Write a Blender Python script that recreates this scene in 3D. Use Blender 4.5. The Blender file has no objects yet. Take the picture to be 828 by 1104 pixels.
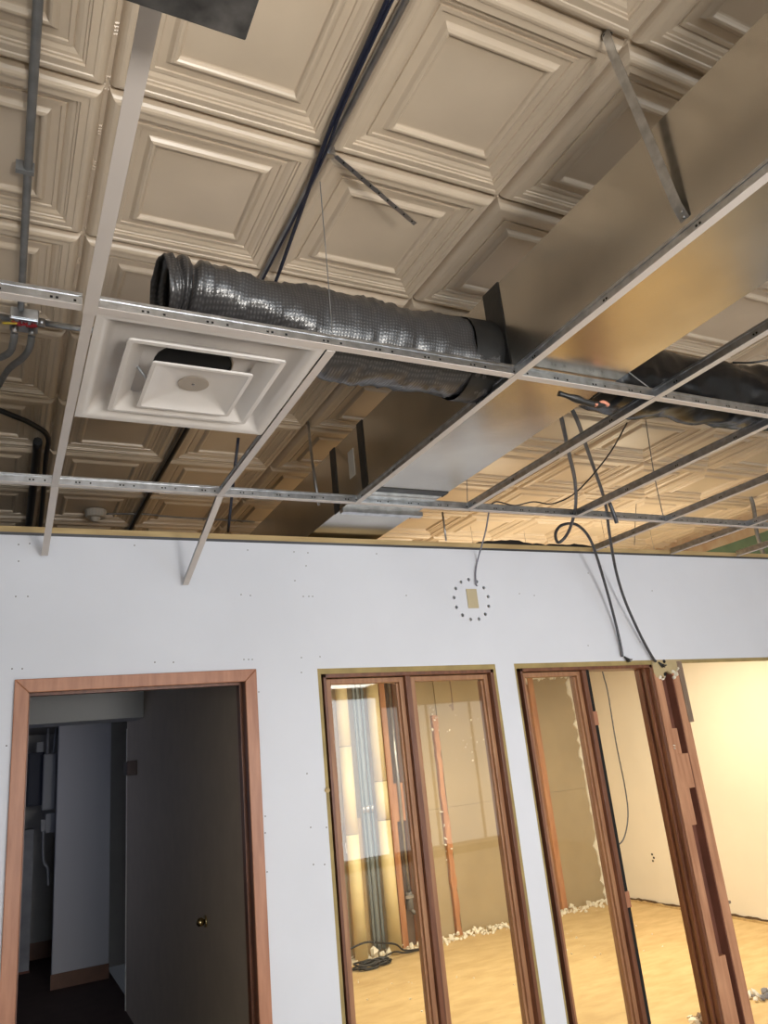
import bpy, bmesh, math, random
from mathutils import Vector, Matrix, noise
random.seed(7)
SC = bpy.context.scene
COL = SC.collection
W, H, F, CH = 828, 1104, 814.5, 1.69
YAW, PITCH, ROLL = 0.485365, 0.307027, -0.102688

# ------------------------------------------------------------------ camera
cy, sy, cp, sp = math.cos(YAW), math.sin(YAW), math.cos(PITCH), math.sin(PITCH)
FW = Vector((sy*cp, cy*cp, sp)); R0 = Vector((cy, -sy, 0)); U0 = R0.cross(FW)
RR = math.cos(ROLL)*R0 + math.sin(ROLL)*U0
UU = -math.sin(ROLL)*R0 + math.cos(ROLL)*U0
cam = bpy.data.cameras.new('camera'); camo = bpy.data.objects.new('camera', cam); COL.objects.link(camo)
cam.sensor_fit = 'HORIZONTAL'; cam.sensor_width = 36; cam.lens = 36*F/W; cam.clip_start = 0.02
M = Matrix((RR, UU, -FW)).transposed().to_4x4(); M.translation = (0, 0, CH)
camo.matrix_world = M
SC.camera = camo

def at(px, py, y):
    """a point at distance y in front of the viewer, seen along a measured sight line"""
    d = (px-W/2)/F*RR - (py-H/2)/F*UU + FW
    return d*(y/d.y) + Vector((0, 0, CH))
def atz(px, py, z):
    d = (px-W/2)/F*RR - (py-H/2)/F*UU + FW
    return d*((z-CH)/d.z) + Vector((0, 0, CH))

# ------------------------------------------------------------------ world, lights, exposure
wd = bpy.data.worlds.new('world'); SC.world = wd; wd.use_nodes = True
wd.node_tree.nodes['Background'].inputs[0].default_value = (0.6, 0.65, 0.75, 1)
wd.node_tree.nodes['Background'].inputs[1].default_value = 0.03
SC.view_settings.view_transform = 'Standard'; SC.view_settings.look = 'None'
SC.view_settings.exposure = 0.46; SC.view_settings.gamma = 1.0
SC.view_settings.use_curve_mapping = False
STORE = 3.2        # daylight coming in through the storefront behind the camera
LAMP = 31.0        # shaded panels hanging in the adjoining room
TROFFER = 8.0      # front room ceiling panels, three of them added for light
def point(name, loc, power, col, r=0.09):
    l = bpy.data.lights.new(name, 'POINT'); l.energy = power; l.color = col; l.shadow_soft_size = r
    o = bpy.data.objects.new(name, l); COL.objects.link(o); o.location = loc; return o
def area(name, loc, rot, sx, sy_, power, col):
    l = bpy.data.lights.new(name, 'AREA'); l.energy = power; l.color = col; l.shape = 'RECTANGLE'; l.size = sx; l.size_y = sy_
    o = bpy.data.objects.new(name, l); COL.objects.link(o); o.location = loc; o.rotation_euler = rot; return o
WARM = (1.0, 0.86, 0.62)
LAMPS = [(2.3, 5.3, 2.46), (3.7, 5.0, 2.46), (4.75, 4.6, 2.46)]
area('hall_left_fill', (-1.1, 7.2, 1.5), (0, math.radians(-90), 0), 1.2, 1.2, 3.2, (0.62, 0.70, 1.0))  # unseen light added at the left of the hall for its bluish tone

FILL_UP = 5.6        # added twin fill lamp, unseen: one head tipped up at the ceiling,
FILL_WALL = 25.0       # the other turned to the white wall
HEADS = []
for nm, loc, aim, pw, sprd in (('fill_lamp_up', (0.62, -1.0, 1.35), (0.42, 1.35, 3.4), FILL_UP, 60), ('fill_lamp_wall', (1.25, -1.0, 1.55), (2.9, 3.4, 1.2), FILL_WALL, 108)):
    loc = Vector(loc); qd = (Vector(aim)-loc).to_track_quat('-Z', 'Y')
    o = area(nm, loc, qd.to_euler(), 0.5, 0.32, pw, (1.0, 0.95, 0.88)); o.data.spread = math.radians(sprd); HEADS.append((loc, qd))

# ------------------------------------------------------------------ materials
MATS = {}
def mat(name, col, rough=0.6, metal=0.0, var=0.0, scale=8.0, bump=0.0, bscale=40.0, stretch=None, col2=None, spec=0.5, coat=0.0):
    if name in MATS: return MATS[name]
    m = bpy.data.materials.new(name); m.use_nodes = True
    nt = m.node_tree; b = nt.nodes['Principled BSDF']
    b.inputs['Roughness'].default_value = rough; b.inputs['Metallic'].default_value = metal
    b.inputs['Specular IOR Level'].default_value = spec
    b.inputs['Coat Weight'].default_value = coat
    tc = nt.nodes.new('ShaderNodeTexCoord'); mp = nt.nodes.new('ShaderNodeMapping')
    nt.links.new(tc.outputs['Object'], mp.inputs['Vector'])
    if stretch: mp.inputs['Scale'].default_value = stretch
    if var > 0 or col2:
        n = nt.nodes.new('ShaderNodeTexNoise'); n.inputs['Scale'].default_value = scale; n.inputs['Detail'].default_value = 6
        nt.links.new(mp.outputs[0], n.inputs['Vector'])
        r = nt.nodes.new('ShaderNodeValToRGB')
        c2 = col2 or tuple(c*(1-var) for c in col)
        c1 = col if col2 else tuple(min(1, c*(1+var*0.5)) for c in col)
        r.color_ramp.elements[0].position = 0.33; r.color_ramp.elements[1].position = 0.68
        r.color_ramp.elements[0].color = (*c2, 1); r.color_ramp.elements[1].color = (*c1, 1)
        nt.links.new(n.outputs['Fac'], r.inputs['Fac']); nt.links.new(r.outputs['Color'], b.inputs['Base Color'])
    else:
        b.inputs['Base Color'].default_value = (*col, 1)
    if bump > 0:
        n2 = nt.nodes.new('ShaderNodeTexNoise'); n2.inputs['Scale'].default_value = bscale; n2.inputs['Detail'].default_value = 5
        nt.links.new(mp.outputs[0], n2.inputs['Vector'])
        bp_ = nt.nodes.new('ShaderNodeBump'); bp_.inputs['Strength'].default_value = bump; bp_.inputs['Distance'].default_value = 0.01
        nt.links.new(n2.outputs['Fac'], bp_.inputs['Height']); nt.links.new(bp_.outputs[0], b.inputs['Normal'])
    MATS[name] = m
    return m
def emit(name, col, s):
    m = bpy.data.materials.new(name); m.use_nodes = True; nt = m.node_tree
    b = nt.nodes['Principled BSDF']
    b.inputs['Base Color'].default_value = (*col, 1)
    b.inputs['Emission Color'].default_value = (*col, 1); b.inputs['Emission Strength'].default_value = s
    MATS[name] = m; return m
def glass(name):
    m = bpy.data.materials.new(name); m.use_nodes = True; nt = m.node_tree
    nt.nodes.remove(nt.nodes['Principled BSDF']); out = nt.nodes['Material Output']
    t = nt.nodes.new('ShaderNodeBsdfTransparent'); t.inputs[0].default_value = (0.95, 0.96, 0.95, 1)
    g = nt.nodes.new('ShaderNodeBsdfGlossy'); g.inputs['Roughness'].default_value = 0.02
    fr = nt.nodes.new('ShaderNodeFresnel'); fr.inputs[0].default_value = 1.6
    mx = nt.nodes.new('ShaderNodeMixShader')
    ge = nt.nodes.new('ShaderNodeNewGeometry'); inv = nt.nodes.new('ShaderNodeMath'); inv.operation = 'SUBTRACT'; inv.inputs[0].default_value = 1.0
    nt.links.new(ge.outputs['Backfacing'], inv.inputs[1])
    dbl = nt.nodes.new('ShaderNodeMath'); dbl.operation = 'MULTIPLY'; dbl.use_clamp = True
    two = nt.nodes.new('ShaderNodeMath'); two.operation = 'MULTIPLY'; two.inputs[1].default_value = 1.8   # both faces of the pane reflect
    nt.links.new(fr.outputs[0], two.inputs[0]); nt.links.new(two.outputs[0], dbl.inputs[0]); nt.links.new(inv.outputs[0], dbl.inputs[1])
    nt.links.new(dbl.outputs[0], mx.inputs[0]); nt.links.new(t.outputs[0], mx.inputs[1]); nt.links.new(g.outputs[0], mx.inputs[2])
    nt.links.new(mx.outputs[0], out.inputs[0]); MATS[name] = m; return m

TIN = mat('tin_paint', (0.55, 0.45, 0.34), 0.33, var=0.10, scale=3.0, spec=0.5)
WHITE = mat('drywall_white', (0.69, 0.71, 0.78), 0.75, var=0.03, scale=2.5, bump=0.03, bscale=120)
WPAINT = mat('white_enamel', (0.66, 0.62, 0.59), 0.25, var=0.03)
GALV = mat('galvanised', (0.55, 0.57, 0.60), 0.32, 1.0, var=0.25, scale=30, bump=0.05, bscale=60)
GALVD = mat('duct_metal', (0.53, 0.50, 0.45), 0.22, 1.0, var=0.22, scale=2.2, bump=0.06, bscale=4)
STEEL = mat('conduit_steel', (0.42, 0.42, 0.43), 0.35, 1.0, var=0.2, scale=20)
GREYP = mat('grey_conduit_paint', (0.20, 0.20, 0.20), 0.5, 0.3, var=0.2, scale=20)
BX = mat('armoured_cable', (0.09, 0.093, 0.105), 0.42, 0.5, var=0.2, scale=40)
BLACK = mat('black_plastic', (0.012, 0.012, 0.013), 0.35)
NAVY = mat('navy_cable', (0.008, 0.011, 0.028), 0.45)
TAPE = mat('black_tape', (0.012, 0.012, 0.012), 0.45, bump=0.2, bscale=30)
WOODC = mat('casing_wood', (0.45, 0.205, 0.115), 0.42, col2=(0.33, 0.135, 0.072), scale=6, stretch=(6, 6, 0.8), bump=0.03)
WOODD = mat('frame_wood', (0.205, 0.078, 0.038), 0.38, col2=(0.115, 0.040, 0.020), scale=6, stretch=(8, 8, 0.7), bump=0.03)
WOODS = mat('sash_wood', (0.40, 0.205, 0.10), 0.42, col2=(0.27, 0.12, 0.058), scale=6, stretch=(8, 8, 0.7), bump=0.03)
STUD = mat('stud_wood', (0.55, 0.27, 0.12), 0.65, col2=(0.40, 0.17, 0.075), scale=5, stretch=(6, 6, 0.7), bump=0.05)
OLDW = mat('old_post_wood', (0.56, 0.29, 0.165), 0.65, col2=(0.40, 0.185, 0.10), scale=5, stretch=(7, 7, 0.8), bump=0.08)
DARKW = mat('slot_shade_plinth_wood', (0.17, 0.062, 0.038), 0.7, var=0.2)  # dark wood of the plinth, also the shade painted into the post slot
GREYW = mat('weathered_board', (0.25, 0.175, 0.125), 0.75, var=0.25, scale=10, stretch=(6, 6, 1))
PLATEW = mat('plate_wood', (0.56, 0.41, 0.20), 0.7, col2=(0.42, 0.29, 0.13), scale=4, stretch=(1, 8, 8))
TEEP = mat('tee_enamel', (0.56, 0.51, 0.48), 0.35, var=0.03)
TANE = mat('tan_gypsum_edge', (0.36, 0.27, 0.11), 0.8, var=0.2, scale=12)
TANP = mat('tan_wall_paper', (0.40, 0.31, 0.18), 0.8, var=0.12, scale=2.0, bump=0.04)
CREAM = mat('cream_wall', (0.76, 0.71, 0.60), 0.75, var=0.05, scale=1.5)
PIPEC = mat('cream_pipe', (0.72, 0.60, 0.32), 0.45, var=0.08, scale=4)
OSB = mat('tan_subfloor', (0.66, 0.49, 0.25), 0.75, col2=(0.54, 0.38, 0.18), scale=5, stretch=(1, 2.5, 1), bump=0.12, bscale=25)
PLASTER = mat('plaster_chunks', (0.85, 0.80, 0.68), 0.85, var=0.1)
GREEN = mat('green_paint', (0.10, 0.165, 0.11), 0.6, var=0.2, scale=5)
BAND = mat('exposed_masonry', (0.42, 0.35, 0.26), 0.85, col2=(0.36, 0.25, 0.17), scale=9)
HALLW = mat('hall_grey_paint', (0.33, 0.31, 0.29), 0.7, var=0.06)
HALLR = mat('hall_brown_paint', (0.46, 0.385, 0.30), 0.62, var=0.06)
HALLF = mat('hall_floor_brown', (0.055, 0.03, 0.022), 0.75, var=0.2)
BASEW = mat('baseboard_wood', (0.17, 0.07, 0.035), 0.5, var=0.2)
FLOORM = mat('front_floor_concrete', (0.42, 0.38, 0.32), 0.8, var=0.15)
ROOMW = mat('front_room_paint', (0.62, 0.60, 0.56), 0.8, var=0.04)
WAINS = mat('dark_wainscot', (0.07, 0.05, 0.04), 0.6, var=0.1)
RED = mat('red_wire', (0.30, 0.012, 0.02), 0.45)
YEL = mat('yellow_wire', (0.6, 0.45, 0.05), 0.45)
SCREW = mat('screw_grey', (0.16, 0.15, 0.14), 0.6)
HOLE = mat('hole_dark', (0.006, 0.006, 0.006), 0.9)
BRASS = mat('brass', (0.55, 0.42, 0.2), 0.2, 1.0)
SPECK = mat('black_speckled', (0.075, 0.07, 0.067), 0.7, col2=(0.010, 0.010, 0.010), scale=22)
PLATE = mat('ivory_plate', (0.50, 0.42, 0.27), 0.5)
DISC = mat('grey_disc', (0.36, 0.31, 0.26), 0.5)
COPPER = mat('pink_insulation', (0.55, 0.22, 0.14), 0.7)
EBOX = mat('grey_enamel_box', (0.24, 0.24, 0.26), 0.5)
DNAVY = mat('dark_navy_cabinet', (0.02, 0.024, 0.045), 0.6)
PAPER = mat('paper_label', (0.45, 0.42, 0.37), 0.7)
GLASS = glass('window_glass')
HAZEPANE = emit('added_haze_pane', (0.93, 0.93, 0.90), STORE*0.32)  # added glowing pane, gives the haze reflected in the window glass
SKYPANE = emit('storefront_daylight', (0.84, 0.92, 1.0), STORE)
TROFF = emit('light_panel', (1.0, 0.94, 0.82), TROFFER)
BULB = emit('bulb_glow', WARM, 4.0)

def flexmat(name, col, rough, grid):
    m = mat(name, col, rough, 0.0, spec=0.7); nt = m.node_tree; b = nt.nodes['Principled BSDF']
    tc = nt.nodes.new('ShaderNodeTexCoord')
    n = nt.nodes.new('ShaderNodeTexNoise'); n.inputs['Scale'].default_value = 26; n.inputs['Detail'].default_value = 4
    nt.links.new(tc.outputs['Object'], n.inputs['Vector'])
    add = nt.nodes.new('ShaderNodeMath'); add.operation = 'ADD'
    nt.links.new(n.outputs['Fac'], add.inputs[0])
    if grid:
        w = nt.nodes.new('ShaderNodeTexWave'); w.bands_direction = 'X'; w.inputs['Scale'].default_value = 34; w.inputs['Distortion'].default_value = 0.6
        w2 = nt.nodes.new('ShaderNodeTexWave'); w2.bands_direction = 'Z'; w2.inputs['Scale'].default_value = 34; w2.inputs['Distortion'].default_value = 0.6
        for q in (w, w2): nt.links.new(tc.outputs['Object'], q.inputs['Vector'])
        mx = nt.nodes.new('ShaderNodeMath'); mx.operation = 'MULTIPLY'
        nt.links.new(w.outputs['Fac'], mx.inputs[0]); nt.links.new(w2.outputs['Fac'], mx.inputs[1])
        nt.links.new(mx.outputs[0], add.inputs[1])
        r = nt.nodes.new('ShaderNodeValToRGB'); r.color_ramp.elements[0].color = (*[c*0.45 for c in col], 1); r.color_ramp.elements[1].color = (*[c*1.25 for c in col], 1)
        nt.links.new(mx.outputs[0], r.inputs['Fac']); nt.links.new(r.outputs['Color'], b.inputs['Base Color'])
    else: add.inputs[1].default_value = 0.0
    bp_ = nt.nodes.new('ShaderNodeBump'); bp_.inputs['Strength'].default_value = 0.4; bp_.inputs['Distance'].default_value = 0.0012
    nt.links.new(add.outputs[0], bp_.inputs['Height']); nt.links.new(bp_.outputs[0], b.inputs['Normal'])
    return m
FLEX = flexmat('grey_flex_jacket', (0.060, 0.058, 0.060), 0.30, True)
FLEXB = flexmat('black_flex_jacket', (0.004, 0.004, 0.005), 0.22, False); FLEXB.node_tree.nodes['Principled BSDF'].inputs['Specular IOR Level'].default_value = 0.3

# ------------------------------------------------------------------ mesh helpers (all shapes are given in room coordinates)
def bx(bm, x0, x1, y0, y1, z0, z1):
    v = [bm.verts.new(p) for p in ((x0,y0,z0),(x1,y0,z0),(x1,y1,z0),(x0,y1,z0),(x0,y0,z1),(x1,y0,z1),(x1,y1,z1),(x0,y1,z1))]
    for f in ((0,3,2,1),(4,5,6,7),(0,1,5,4),(1,2,6,5),(2,3,7,6),(3,0,4,7)): bm.faces.new([v[i] for i in f])
    return v
def B(*boxes):
    bm = bmesh.new()
    for b in boxes: bx(bm, *b)
    return bm
def prism(bm, pts, axis, a, b):
    """polygon pts (two coords) extruded along axis from a to b"""
    def mk(p, t):
        return {'y': (p[0], t, p[1]), 'x': (t, p[0], p[1]), 'z': (p[0], p[1], t)}[axis]
    A = [bm.verts.new(mk(p, a)) for p in pts]; Bv = [bm.verts.new(mk(p, b)) for p in pts]
    n = len(pts)
    bm.faces.new(A); bm.faces.new(Bv[::-1])
    for i in range(n): bm.faces.new((A[i], Bv[i], Bv[(i+1) % n], A[(i+1) % n]))
    bmesh.ops.recalc_face_normals(bm, faces=bm.faces)
def smooth_path(pts, n=6):
    P = [Vector(p) for p in pts]
    if len(P) < 3: return P
    out = []
    for i in range(len(P)-1):
        p0 = P[max(0, i-1)]; p1 = P[i]; p2 = P[i+1]; p3 = P[min(len(P)-1, i+2)]
        for k in range(n):
            t = k/n
            out.append(0.5*((2*p1)+(-p0+p2)*t+(2*p0-5*p1+4*p2-p3)*t*t+(-p0+3*p1-3*p2+p3)*t**3))
    out.append(P[-1]); return out
def tube(bm, pts, r, seg=8, smooth=0, caps=True, rf=None):
    P = smooth_path(pts, smooth) if smooth else [Vector(p) for p in pts]
    rings = []; up = None
    for i, p in enumerate(P):
        d = (P[min(i+1, len(P)-1)] - P[max(i-1, 0)]).normalized()
        if up is None:
            up = Vector((0, 0, 1)) if abs(d.z) < 0.9 else Vector((0, 1, 0))
        s = d.cross(up)
        if s.length < 1e-6: s = d.orthogonal()
        s.normalize(); up = s.cross(d).normalized()
        ring = []
        for k in range(seg):
            a = 2*math.pi*k/seg
            o = Vector((math.cos(a), math.sin(a)))
            rr = rf(i/(len(P)-1), a, p) if rf else (r, r)
            if not isinstance(rr, tuple): rr = (rr, rr)
            ring.append(bm.verts.new(p + s*o.x*rr[0] + up*o.y*rr[1]))
        rings.append(ring)
    for a, b in zip(rings, rings[1:]):
        for k in range(seg):
            f = bm.faces.new((a[k], a[(k+1) % seg], b[(k+1) % seg], b[k])); f.smooth = True
    if caps:
        bm.faces.new(rings[0][::-1]); bm.faces.new(rings[-1])
    return rings
def T(pts, r, seg=8, smooth=0, **k):
    bm = bmesh.new(); tube(bm, pts, r, seg, smooth, **k); bmesh.ops.recalc_face_normals(bm, faces=bm.faces); return bm
def rough_path(pts, amp, seed=0):
    rnd = random.Random(seed); return [(p[0]+rnd.uniform(-amp, amp), p[1]+rnd.uniform(-amp, amp), p[2]+rnd.uniform(-amp, amp)) for p in pts]

def worldloc(o):
    v = Vector((0, 0, 0))
    while o: v += o.location; o = o.parent
    return v
def obj(name, bm, m, parent=None, bevel=0.0):
    if parent is not None: org = worldloc(parent)
    else:
        xs = [v.co for v in bm.verts]
        org = Vector(((min(v.x for v in xs)+max(v.x for v in xs))/2, (min(v.y for v in xs)+max(v.y for v in xs))/2, min(v.z for v in xs)))
    bmesh.ops.translate(bm, verts=bm.verts, vec=-org)
    me = bpy.data.meshes.new(name); bm.to_mesh(me); bm.free()
    if m: me.materials.append(m)
    o = bpy.data.objects.new(name, me); COL.objects.link(o)
    if parent is not None: o.parent = parent
    else: o.location = org
    if bevel:
        md = o.modifiers.new('bevel', 'BEVEL'); md.width = bevel; md.segments = 2; md.limit_method = 'ANGLE'
    return o
def tag(o, label, cat, group=None):
    o['label'] = label; o['category'] = cat
    if group: o['group'] = group
    return o
def thing(name, label, cat, loc, group=None):
    o = bpy.data.objects.new(name, None); COL.objects.link(o); o.location = loc; o.empty_display_size = 0.05
    return tag(o, label, cat, group)
def struct(name, bm, m, bevel=0.0):
    o = obj(name, bm, m, None, bevel); o['kind'] = 'structure'; return o
def stuff(o): o['kind'] = 'stuff'; return o
def cut(o, boxes=(), cyls=()):
    """cut openings through a mesh"""
    bm = bmesh.new()
    for b in boxes: bx(bm, *b)
    me = bpy.data.meshes.new('tmp'); 
    for (x, y0, y1, z, r) in cyls:
        pts = [(x+r*math.cos(2*math.pi*k/14), z+r*math.sin(2*math.pi*k/14)) for k in range(14)]
        prism(bm, pts, 'y', y0, y1)
    bmesh.ops.recalc_face_normals(bm, faces=bm.faces)
    bm.to_mesh(me); bm.free()
    c = bpy.data.objects.new('tmp', me); COL.objects.link(c)
    md = o.modifiers.new('b', 'BOOLEAN'); md.operation = 'DIFFERENCE'; md.object = c; md.solver = 'EXACT'
    bpy.context.view_layer.update()
    new = bpy.data.meshes.new_from_object(o.evaluated_get(bpy.context.evaluated_depsgraph_get()))
    o.modifiers.clear(); o.data = new
    bpy.data.objects.remove(c); bpy.data.meshes.remove(me)
    return o

# ------------------------------------------------------------------ the setting
D = 3.40                 # face of the partition
ZG = 2.73                # suspended grid
ZC = 3.405               # seams of the pressed tin ceiling
XL, XR, YB = -2.6, 8.6, -4.8
struct('floor', B((XL, XR, YB, D+0.15, -0.1, 0)), FLOORM)
struct('floor_next_room', B((1.06, 6.1, D+0.15, 7.1, -0.1, 0)), OSB)
struct('floor_hall', B((-1.3, 1.06, D+0.15, 9.8, -0.1, 0)), HALLF)
ceil = struct('ceiling', B((XL, XR, YB, 9.9, ZC+0.004, ZC+0.12)), TIN)
struct('wall_left', B((XL-0.12, XL, YB, D+0.15, 0, ZC)), ROOMW)
struct('wall_right', B((XR, XR+0.12, YB, D+0.15, 0, ZC)), ROOMW)
# rear wall of the front room, a storefront
rw = struct('wall_rear', B((XL, XR, YB-0.12, YB, 0, ZC)), ROOMW)
cut(rw, [(-1.6, 2.6, YB-0.3, YB+0.2, 0.12, 2.62), (3.2, 5.7, YB-0.3, YB+0.2, 0.12, 2.62), (5.75, 8.4, YB-0.3, YB+0.2, 0.12, 2.45)])
obj('wainscot', B((XL, XR, YB, YB+0.02, 0, 0.11)), WAINS, rw)
for n, (a, b) in enumerate(((-1.6, 2.6), (3.2, 5.7), (5.75, 8.4))):  # the third window is added for the haze it reflects
    w = struct('window_%d' % (n+1), B((a, b, YB-0.10, YB-0.06, 0.12, 0.16), (a, b, YB-0.10, YB-0.06, 2.41 if n == 2 else 2.58, 2.45 if n == 2 else 2.62)), STEEL)
    k = 4 if n == 0 else 3
    for i in range(k):
        x0 = a+(b-a)*i/k; x1 = a+(b-a)*(i+1)/k
        obj('pane', B((x0+0.02, x1-0.02, YB-0.09, YB-0.08, 0.16, 2.41 if n == 2 else 2.58)), HAZEPANE if n == 2 else SKYPANE, w)
    for i in range(k+1):
        x = a+(b-a)*i/k
        obj('mullion', B((max(a, x-0.02), min(b, x+0.02), YB-0.10, YB-0.06, 0.16, 2.41 if n == 2 else 2.58)), STEEL, w)

# tin tiles, each pressed panel an object of its own
TS, TX, TY = 0.6096, 0.1748, 1.615
PROF = [(0,0),(.009,0),(.012,9),(.019,19),(.028,26),(.038,30.5),(.048,32),(.060,31),(.064,28),(.072,28),(.095,29),(.0975,22.5),(.107,22),(.110,18),(.124,17),(.137,13),(.146,9),(.149,14),(.166,14),(.169,9),(.203,9.5),(.208,12),(.219,20),(.231,23.5),(.240,22.5),(.247,18),(.252,10.5),(.258,9),(.275,9)]
def tile_mesh():
    bm = bmesh.new(); rings = []
    for t, d in PROF:
        a = t*TS; b = TS-a; z = -d/1000
        rings.append([bm.verts.new(p) for p in ((a,a,z),(b,a,z),(b,b,z),(a,b,z))])
    for r0, r1 in zip(rings, rings[1:]):
        for k in range(4): bm.faces.new((r0[k], r1[k], r1[(k+1) % 4], r0[(k+1) % 4]))
    bm.faces.new(rings[-1][::-1])
    def bead(x, y, s):
        v = [bm.verts.new((x+dx*s, y+dy*s, 0.001)) for dx, dy in ((-1,-1),(1,-1),(1,1),(-1,1))]
        c = bm.verts.new((x, y, -s*0.7))
        for k in range(4): bm.faces.new((v[k], v[(k+1) % 4], c))
    for f in (0.27, 0.5, 0.73):
        for j in range(4):
            o = f*TS+(j-1.5)*0.0105
            for x, y in ((0.0025, o), (TS-0.0025, o)): bead(x, y, 0.0042)
    for cx, cy_ in ((0,0),(TS,0),(TS,TS),(0,TS)):
        sx = 1 if cx == 0 else -1; sy2 = 1 if cy_ == 0 else -1
        bead(cx+sx*0.008, cy_+sy2*0.008, 0.006); bead(cx+sx*0.02, cy_+sy2*0.004, 0.005); bead(cx+sx*0.004, cy_+sy2*0.02, 0.005)
    bmesh.ops.recalc_face_normals(bm, faces=bm.faces)
    # the field must face down
    for f in bm.faces:
        if f.normal.z > 0: f.normal_flip()
    me = bpy.data.meshes.new('tile'); bm.to_mesh(me); bm.free(); me.materials.append(TIN); return me
TM = tile_mesh()
cw = worldloc(ceil)
rt = random.Random(3)
for i in range(-2, 10):
    for j in range(-4, 8):
        x0 = TX+i*TS; y0 = TY+j*TS
        if x0+TS > 6.3: continue
        o = bpy.data.objects.new('tile', TM); COL.objects.link(o); o.parent = ceil
        o.location = Vector((x0, y0, ZC+rt.uniform(0, 0.002))) - cw
        o.rotation_euler = (rt.uniform(-.002, .002), rt.uniform(-.002, .002), 0)

# ---- partition with door, two windows and an open bay
def hz(x): return 2.125-0.0185*x      # the heads sag a little towards the right
DX0, DX1, DZ = 0.085, 1.018, 2.082
W1 = (1.350, 2.366); W2 = (2.488, 3.499); OP = (3.499, 5.5); SILL = 0.10
part = struct('wall_front', B((XL, XR, 3.533, 3.549, 0, 2.725)), CREAM)
def openings(y0, y1): return [(DX0, DX1, y0, y1, -0.2, DZ)]
def head_cut(bm, x0, x1, y0, y1, z0, d=0.0):
    prism(bm, [(x0, z0), (x1, z0), (x1, hz(x1)+d), (x0, hz(x0)+d)], 'y', y0, y1)
def cut_panel(o, holes=()):
    bm = bmesh.new(); bx(bm, DX0, DX1, 3.3, 3.7, -0.2, DZ)
    head_cut(bm, W1[0], W1[1], 3.3, 3.7, SILL-0.02); head_cut(bm, W2[0], W2[1], 3.3, 3.7, SILL-0.02)
    me = bpy.data.meshes.new('tmp'); 
    bm2 = bmesh.new(); head_cut(bm2, OP[0]-0.001, OP[1], 3.3, 3.7, -0.2)
    for (x, z, r) in holes:
        prism(bm, [(x+r*math.cos(2*math.pi*k/14), z+r*math.sin(2*math.pi*k/14)) for k in range(14)], 'y', 3.3, 3.45)
    for b in (bm, bm2):
        bmesh.ops.recalc_face_normals(b, faces=b.faces)
        me = bpy.data.meshes.new('tmp'); b.to_mesh(me); b.free()
        c = bpy.data.objects.new('tmp', me); COL.objects.link(c)
        md = o.modifiers.new('b', 'BOOLEAN'); md.operation = 'DIFFERENCE'; md.object = c; md.solver = 'EXACT'
        bpy.context.view_layer.update()
        new = bpy.data.meshes.new_from_object(o.evaluated_get(bpy.context.evaluated_depsgraph_get()))
        o.modifiers.clear(); o.data = new
        bpy.data.objects.remove(c); bpy.data.meshes.remove(me)
cut_panel(part)
HC = (2.274, 2.433); HR = 0.111
HOLES = [(HC[0]+HR*math.cos(math.pi/2+2*math.pi*(k+0.05)/13), HC[1]+HR*math.sin(math.pi/2+2*math.pi*(k+0.05)/13), 0.0095) for k in range(13)]
edges = [XL, -1.13, 0.09, 1.31, 2.53, 3.75, 4.97, XR]
for a, b in zip(edges, edges[1:]):
    o = obj('drywall_panel', B((a, b, D, D+0.016, 0, 2.722)), WHITE, part)
    cut_panel(o, HOLES)
obj('wall_angle', B((XL, XR, D-0.003, D+0.014, 2.714, 2.7265)), mat('angle_shadow_grey', (0.10, 0.10, 0.11), 0.4, 0.6), part)  # wall angle, coloured dark for the shadow line along the wall top
obj('top_plate', B((XL, XR, 3.414, 3.532, 2.70, 2.758)), PLATEW, part)
# screw heads, one dab each
SCR = [(20,587),(32,586),(20,605),(17,643),(30,643),(13,721),(24,721),(145,588),(267,593),(317,595),(332,596),(330,610),(318,626),(260,641),(270,642),(327,643),(333,643),(337,643),(167,714),(187,714),(263,711),(268,711),(272,711),(325,709),(325,725),(345,708),(406,597),(279,746),(7,804),(286,898),(288,940),(335,892),(338,932),(331,834),(286,880),(350,932),(352,892),(438,642),(634,618),(634,696),(690,692),(703,637),(560,640),(576,642)]
bm = bmesh.new()
for q in SCR:
    c = at(q[0], q[1], D)
    bmesh.ops.create_cone(bm, segments=7, radius1=0.0032, radius2=0.0025, depth=0.002, cap_ends=True, matrix=Matrix.Translation((c.x, D-0.001, c.z)) @ Matrix.Rotation(math.pi/2, 4, 'X'))
stuff(obj('screw_heads', bm, SCREW, part))
# framing studs inside the partition
for x in (1.06, 1.30, 2.40, 2.445):
    obj('stud', B((x, x+0.036, 3.417, 3.532, 0, 2.70)), PLATEW, part)

# tan gypsum edges left bare round the windows
def tan_edge(x0, x1, wl, wr, wt):
    bm = bmesh.new()
    prism(bm, [(x0, hz(x0)), (x1, hz(x1)), (x1, hz(x1)-wt), (x0, hz(x0)-wt)], 'y', D+0.001, D+0.014)
    if wl: prism(bm, [(x0, hz(x0)-wt), (x0+wl, hz(x0)-wt), (x0+wl, SILL), (x0, SILL)], 'y', D+0.001, D+0.014)
    if wr: prism(bm, [(x1-wr, hz(x1)-wt), (x1, hz(x1)-wt), (x1, SILL), (x1-wr, SILL)], 'y', D+0.001, D+0.014)
    return bm
obj('bare_edge', tan_edge(W1[0], W1[1], 0.017, 0.017, 0.026), TANE, part)
obj('bare_edge', tan_edge(W2[0], W2[1], 0.012, 0.0, 0.026), TANE, part)
obj('bare_edge', tan_edge(OP[0]+0.2, OP[1], 0.0, 0.02, 0.022), TANE, part)

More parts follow.
